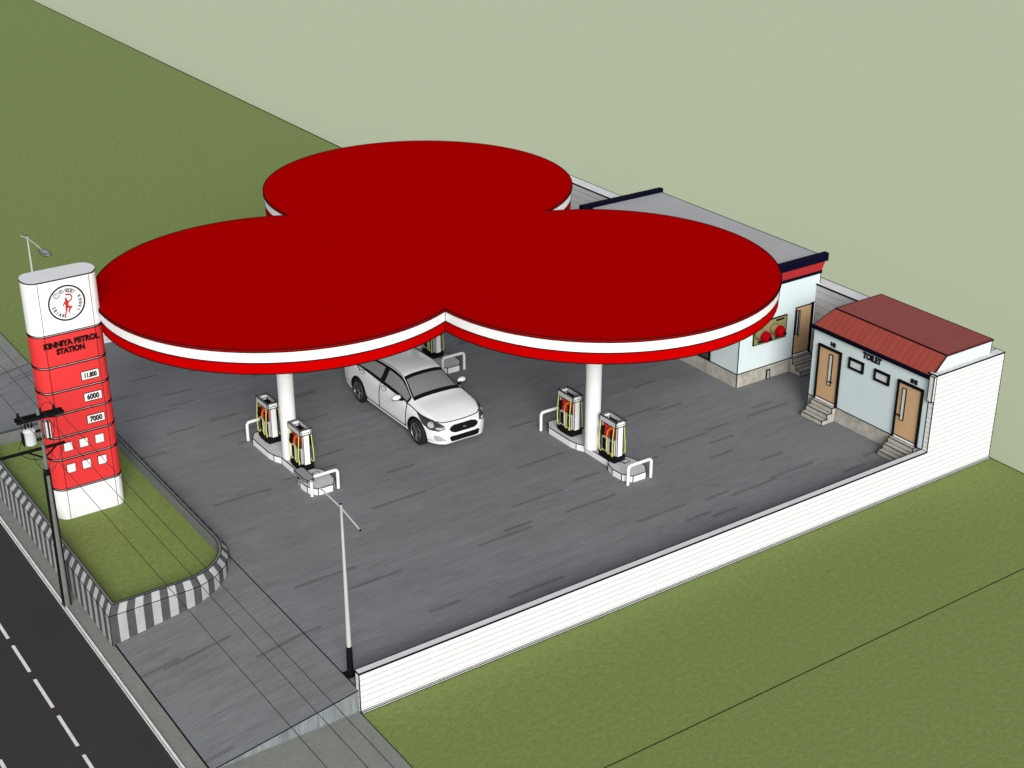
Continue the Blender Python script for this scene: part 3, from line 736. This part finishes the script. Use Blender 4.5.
def section(x):
    w=lerp_tab(T_w,x)*KY; zt=lerp_tab(T_top,x)*KZ; zb=min(lerp_tab(T_belt,x)*KZ,zt-.03); zl=lerp_tab(T_bot,x)*KZ
    cab=max(0.,min(1.,(zt-zb-.10)/.29))        # 0 over bonnet and boot, 1 at the roof
    zm=zl+(zb-zl)*.42
    wr=(w*.80)*(1-cab)+.485*cab; zr=(zb+(zt-zb)*.62)*(1-cab)+(zt-.065)*cab
    P=[(0,zl),(w*.86,zl),(w*.965,zl+.07),(w*1.0,zm-.06),(w*1.0,zm+.10),(w*.985,zb-.10),(w*.935,zb),(w*.90*(1-.0)+0,zb+.012+.01*cab)]
    P+=[(wr+(w*.90-wr)*.45,zb+(zr-zb)*.56),(wr,zr)]
    P+=[(wr*.90,zr+(zt-zr)*.42),(wr*.55,zr+(zt-zr)*.86),(0,zt)]
    return P
NS=4
def cr(p,t,k):
    n=len(p)
    def g(i): 
        if i<0: return (-p[-i][0],p[-i][1])
        if i>=n: return (-p[2*(n-1)-i][0],p[2*(n-1)-i][1])
        return p[i]
    a,b,c,d=g(k-1),g(k),g(k+1),g(k+2)
    out=[]
    for j in (0,1):
        out.append(.5*((2*b[j])+(-a[j]+c[j])*t+(2*a[j]-5*b[j]+4*c[j]-d[j])*t*t+(-a[j]+3*b[j]-3*c[j]+d[j])*t**3))
    return out
def nx(x): return x if x<1.45 else 1.45+(x-1.45)*.80
def surf(x,s,side=1):
    """s from 0 (keel) to 12 (centre line of the roof)"""
    P=section(x); k=min(11,int(s)); y,z=cr(P,s-k,k); return Vector((nx(x),side*max(0,y),z))
xs=[-2.19,-2.185,-2.17,-2.15,-2.12]+[-2.10+.015*i for i in range(int(4.2/.015)+1)]+[2.12,2.14,2.155,2.17,2.18,2.19]
xs=sorted(set(round(v,4) for v in xs))
SR=[i/10 for i in range(60)]+[6+i/8 for i in range(49)]
WHX=(1.285,-1.235); WR=.315
def region(x,s):
    """which part a body face belongs to"""
    z=surf(x,s)
    for wx in WHX:
        if s<6 and s>.9 and math.hypot(z.x-wx,z.z-.29)<.345: return 'arch'
    if s>9.35 and .33<x<.955 : return 'windscreen' if not (s<9.85 or x<.425 or x>.855) else 'trim'
    if s>9.35 and -1.60<x<-1.02: return 'rear_window' if not (s<9.6 or x>-1.06 or x<-1.56) else 'trim'
    zr=section(x)[9][1]; zb=section(x)[7][1]
    if 7.0<=s<9.0 and -1.42<x<.84 and zr-zb>.06:
        if s<7.34 or s>8.6 or zr-zb<.12 or x<-1.36: return 'trim'
        if -.37<x<-.20: return 'trim'
        return 'side_rear' if x<-.3 else 'side_front'
    return 'body'
buck={}
def put(key,quad):
    buck.setdefault(key,MB()).add(quad,[(0,1,2,3)])
grid={}
for x in xs:
    for s in SR: grid[(x,s)]=surf(x,s)
for i in range(len(xs)-1):
    for j in range(len(SR)-1):
        xa,xb=xs[i],xs[i+1];sa,sb=SR[j],SR[j+1]
        key=region((xa+xb)/2,(sa+sb)/2)
        if key=='arch': continue
        for side in (1,-1):
            q=[grid[(xa,sa)],grid[(xb,sa)],grid[(xb,sb)],grid[(xa,sb)]]
            q=[Vector((p.x,p.y*side,p.z)) for p in q]
            k=key
            if key.startswith('side'): k=(key,side)
            put(k,q)
# nose and tail closing faces
for x in (xs[0],xs[-1]):
    pts=[grid[(x,s)] for s in SR]; poly=[Vector((p.x,p.y,p.z)) for p in pts]+[Vector((p.x,-p.y,p.z)) for p in pts[::-1][1:-1]]
    buck['body'].add(poly,[list(range(len(poly)))])
car=empty('car',(0,0,0),'white four-door saloon car parked between the two front pump islands','car')
def weld(o):
    me=o.data; bm=bmesh.new(); bm.from_mesh(me); bmesh.ops.remove_doubles(bm,verts=bm.verts,dist=.0008)
    bmesh.ops.recalc_face_normals(bm,faces=bm.faces)
    for f in bm.faces: f.smooth=True
    for e in bm.edges:
        e.smooth=not(e.is_manifold and e.calc_face_angle(0)>R(40))
    bm.to_mesh(me); bm.free(); return o
body=weld(buck['body'].build('body',m_car,car))
weld(buck['trim'].build('window_trim',m_trim,car))
weld(buck['windscreen'].build('windscreen',m_carglass,car))
weld(buck['rear_window'].build('rear_window',m_carglass,car))
for k in ('side_front','side_rear'):
    for s in (1,-1): weld(buck[(k,s)].build('side_window',m_carglass,car))
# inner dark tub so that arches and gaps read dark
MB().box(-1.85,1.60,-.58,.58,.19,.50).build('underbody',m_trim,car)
bvh_v=[];bvh_f=[]
for k,mb in buck.items():
    o=len(bvh_v); bvh_v+=[Vector(p) for p in mb.v]; bvh_f+=[[o+i for i in f] for f in mb.f]
BV=BVHTree.FromPolygons(bvh_v,bvh_f)
def project(outline,origin,direction,up,mat,name,parent,off=.006,res=.007,ink=0):
    """lay a thin shaped patch on the body: outline in (u,v) across `direction`"""
    d=Vector(direction).normalized(); u=d.cross(Vector(up)).normalized(); v=u.cross(d).normalized(); o=Vector(origin)
    us=[p[0] for p in outline]; vs=[p[1] for p in outline]
    def inside(a,c):
        r=False;n=len(outline)
        for i in range(n):
            x1,y1=outline[i];x2,y2=outline[(i+1)%n]
            if (y1>c)!=(y2>c) and a<(x2-x1)*(c-y1)/(y2-y1)+x1: r=not r
        return r
    cache={}
    def hit(i,j):
        if (i,j) in cache: return cache[(i,j)]
        p=o+u*(min(us)+i*res+.00037)+v*(min(vs)+j*res+.00023)
        h=BV.ray_cast(p-d*1.5,d,3)
        cache[(i,j)]=None if h[0] is None else h[0]-d*off
        return cache[(i,j)]
    b=MB(); ni=int((max(us)-min(us))/res)+1;nj=int((max(vs)-min(vs))/res)+1
    for i in range(ni):
        for j in range(nj):
            if inside(min(us)+(i+.5)*res,min(vs)+(j+.5)*res):
                q=[hit(i,j),hit(i+1,j),hit(i+1,j+1),hit(i,j+1)]
                if all(q): b.add(q,[(0,1,2,3)])
    if not b.v: return None
    return weld(b.build(name,mat,parent))
def ell(a,c,n=24,p=2.): 
    out=[]
    for i in range(n):
        t=2*math.pi*i/n; cc,ss=math.cos(t),math.sin(t)
        out.append((a*abs(cc)**(2/p)*(1 if cc>0 else -1),c*abs(ss)**(2/p)*(1 if ss>0 else -1)))
    return out
fwd=(-1,0,0)
gr=project([(-.22,.075),(.22,.075),(.31,.055),(.36,.015),(.33,-.035),(.24,-.065),(-.24,-.065),(-.33,-.035),(-.36,.015),(-.31,.055)],(2.2,0,.520),fwd,(0,0,1),m_trim,'grille',car,.010)
MB().ball((2.035,0,.535),.03,8,0,(.5,1.3,.8)).build('badge',m_rim,gr)
project([(-.34,.065),(.34,.065),(.38,.035),(.34,-.055),(.30,-.065),(-.30,-.065),(-.34,-.055),(-.38,.035)],(2.2,0,.325),fwd,(0,0,1),m_trim,'lower_grille',car,.010)
for s in (-1,1):
    d=Vector((-1,-s*.75,-.12)); o=Vector((1.74,s*.61,.615))
    hl=project([(p[0]*s*-1,p[1]) for p in [(-.38,.16),(-.22,.13),(.0,.085),(.22,.0),(.30,-.07),(.12,-.125),(-.08,-.11),(-.24,-.02)]],o,d,(0,0,1),m_hdark,'headlight',car,.008)
    if hl:
        project([(q[0]+s*.05,q[1]-.005) for q in ell(.075,.062)],o,d,(0,0,1),m_hlamp,'lens',hl,.015)
        project([(q[0]-s*.14,q[1]-.065) for q in ell(.085,.025)],o,d,(0,0,1),m_hlamp,'lens',hl,.014)
    d=Vector((-1,-s*.55,0)); o=Vector((1.9,s*.55,.34))
    fl=project([(s*p[0],p[1]) for p in [(.12,.06),(-.02,.055),(-.16,-.05),(.05,-.06),(.12,-.02)]],o,d,(0,0,1),m_hlamp,'fog_light',car,.008)
    project([(s*p[0],p[1]) for p in [(-.24,.13),(.02,.14),(.17,.02),(.14,-.10),(-.05,-.12),(-.20,-.02)]],(-2.1,s*.57,.71),(1,-s*.45,0),(0,0,1),m_tail,'tail_light',car,.008)
    # door gaps drawn as narrow recessed joints along the body
    def line(pts,name='panel_gap',r=.008):
        b=MB(); b.tube([surf(x,q,s)+Vector((0,0,0)) for x,q in pts],r,5); return b
    jb=MB()
    def addl(pts):
        full=[]
        for (a,c),(e,f) in zip(pts[:-1],pts[1:]):
            for k in range(8): full.append(surf(a+(e-a)*k/8,c+(f-c)*k/8,s))
        full.append(surf(*pts[-1],s)); jb.tube(full,.012,5)
    addl([(.80,6.9),(.86,6.2),(.88,5.),(.86,3.2),(.84,2.2)])
    addl([(-.30,6.95),(-.27,5.),(-.27,3.),(-.30,2.2)])
    addl([(.84,2.25),(-.30,2.2),(-.82,2.25),(-.92,2.8),(-1.02,3.6)])
    addl([(-1.42,7.0),(-1.32,6.3),(-1.20,5.6)])
    addl([(.85,6.95),(1.2,6.75),(1.6,6.7),(1.86,6.8)])
    jb.build('panel_gap',m_trim,car)
    for hx in (-.12,-1.08):
        o2=surf(hx,5.7,s); b=MB(); b.ball((o2.x,o2.y+s*.012,o2.z-.01),.05,8,0,(1.6,.35,.42)); b.build('door_handle',m_car,car,smooth=80)
        b=MB(); b.tube([(o2.x+.105*math.cos(t*math.pi/8),o2.y+s*(.006-.035*math.sin(t*math.pi/8)*.3),o2.z-.005+.045*math.sin(t*math.pi/8)) for t in range(17)],.007,5); b.build('handle_recess',m_trim,car)
    b=MB(); b.ball((.62,s*.835,.865),.1,10,0,(.62,1.05,.66)); mi=b.build('wing_mirror',m_car,car,smooth=80)
    MB().tube([(.66,s*.70,.80),(.66,s*.80,.84)],.03,8).build('mirror_arm',m_trim,mi)
    b=MB(); b.tube([(.62+.062*math.cos(t*math.pi/10),s*.845+.105*math.sin(t*math.pi/10),.838) for t in range(21)],.008,5); b.build('mirror_rim',m_trim,mi)
    for wx in WHX:
        wc=Vector((wx,s*.672,.300))
        tw=MB().lathe([(.19,-.09),(.27,-.095),(.297,-.075),(.300,0),(.297,.075),(.27,.095),(.195,.09)],wc,(0,s,0),32).build('wheel',m_tyre,car,smooth=35)
        b=MB().lathe([(.19,.085),(.202,.098),(.194,.106),(.182,.085),(.175,.045),(.04,.05)],wc,(0,s,0),28)
        for k in range(10):
            a=2*math.pi*k/10+(.13 if k%2 else -.13)
            c=Vector((math.cos(a),0,math.sin(a)))
            b.tube([wc+c*.035+Vector((0,s*.09,0)),wc+c*.182+Vector((0,s*.094,0))],.010,5)
        b.lathe([(.035,.05),(.035,.104),(.02,.108)],wc,(0,s,0),12)
        b.build('rim',[m_rim],tw)
        MB().lathe([(.178,.056),(.05,.057)],wc,(0,s,0),20).build('brake_disc',m_trim,tw)
        # arch liner and lip
        lip=[]
        for k in range(25):
            a=R(-14+208*k/24); X=wx+.345*math.cos(a); Z=.29+.345*math.sin(a)
            # find the surface side distance at that height
            h=BV.ray_cast(Vector((wx+.368*math.cos(a),s*1.5,.29+.368*math.sin(a))),Vector((0,-s,0)),2)
            lip.append(Vector((X,(h[0].y if h[0] is not None and abs(h[0].y)>.6 else (lip[-1].y if lip else s*.745)),Z)))
        MB().tube(lip,.015,6).build('arch_lip',m_trim,car)
        b=MB()
        for k in range(24):
            p,q=lip[k],lip[k+1]
            b.add([p,q,Vector((q.x,s*.50,q.z)),Vector((p.x,s*.50,p.z))],[(0,1,2,3)])
        b.build('arch_liner',m_trim,car)
# bonnet shut line, screen base and wiper line, roof joints
b=MB()
pts=[]
for k in range(41):
    t=-1+2*k/40; s=12-abs(t)*3.0; pts.append(surf(1.985-.16*abs(t)**2.2,s,1 if t>=0 else -1)+Vector((0,0,.002)))
b.tube(pts,.011,5)
for sd in (1,-1):
    b.tube([surf(.95-.0+.0*i,9.35,sd) if i==0 else surf(.36+(.95-.36)*(1-i/12),9.35,sd) for i in range(13)],.008,5)
    b.tube([surf(-1.0+(1.32*i/14),9.25,sd) for i in range(15)],.008,5)
b.build('shut_line',m_trim,car)
b=MB()
for y0,y1 in ((-.55,-.02),(.02,.5)):
    pass
MB().box(2.165,2.20,-.19,.19,.43,.50).build('number_plate',m_car,car) if False else None
car.location=(6.02,8.20,F); car.rotation_euler=(0,0,-math.pi/2)

# ------------------------------------------------------------------ camera, light, world
cam=bpy.data.cameras.new('camera'); co_=bpy.data.objects.new('camera',cam); COL.objects.link(co_)
cam.sensor_width=36; cam.lens=1462.7*36/1024; cam.clip_end=5000; cam.clip_start=.1
co_.location=(-8.937,-17.307,15.0); co_.rotation_euler=(R(90-25.146),0,R(-34.577))
S.camera=co_
el=R(26); az=R(205)       # sun behind and to the left of the camera
tosun=Vector((math.sin(az)*math.cos(el),math.cos(az)*math.cos(el),math.sin(el)))
sl=bpy.data.lights.new('sun','SUN'); sl.energy=2.75; sl.angle=R(26); sl.color=(1,.985,.965)
so_=bpy.data.objects.new('sun',sl); COL.objects.link(so_); so_.rotation_euler=(-tosun).to_track_quat('-Z','Y').to_euler(); so_.location=(0,-20,30)
wd=bpy.data.worlds.new('World'); S.world=wd; wd.use_nodes=True; nt=wd.node_tree
sk=nt.nodes.new('ShaderNodeTexSky'); sk.sky_type='NISHITA'; sk.sun_disc=False; sk.sun_elevation=el; sk.sun_rotation=az
sk.dust_density=1.2; sk.ozone_density=.8; sk.altitude=50; sk.air_density=1.0
bg=nt.nodes['Background']; bg.inputs['Strength'].default_value=.15
hs=nt.nodes.new('ShaderNodeHueSaturation'); hs.inputs['Saturation'].default_value=.28   # thin high cloud: a nearly white sky
nt.links.new(sk.outputs[0],hs.inputs['Color']); nt.links.new(hs.outputs[0],bg.inputs['Color'])
S.view_settings.view_transform='Standard'; S.view_settings.look='None'; S.view_settings.gamma=1; S.view_settings.exposure=0.22
S.render.engine='CYCLES'
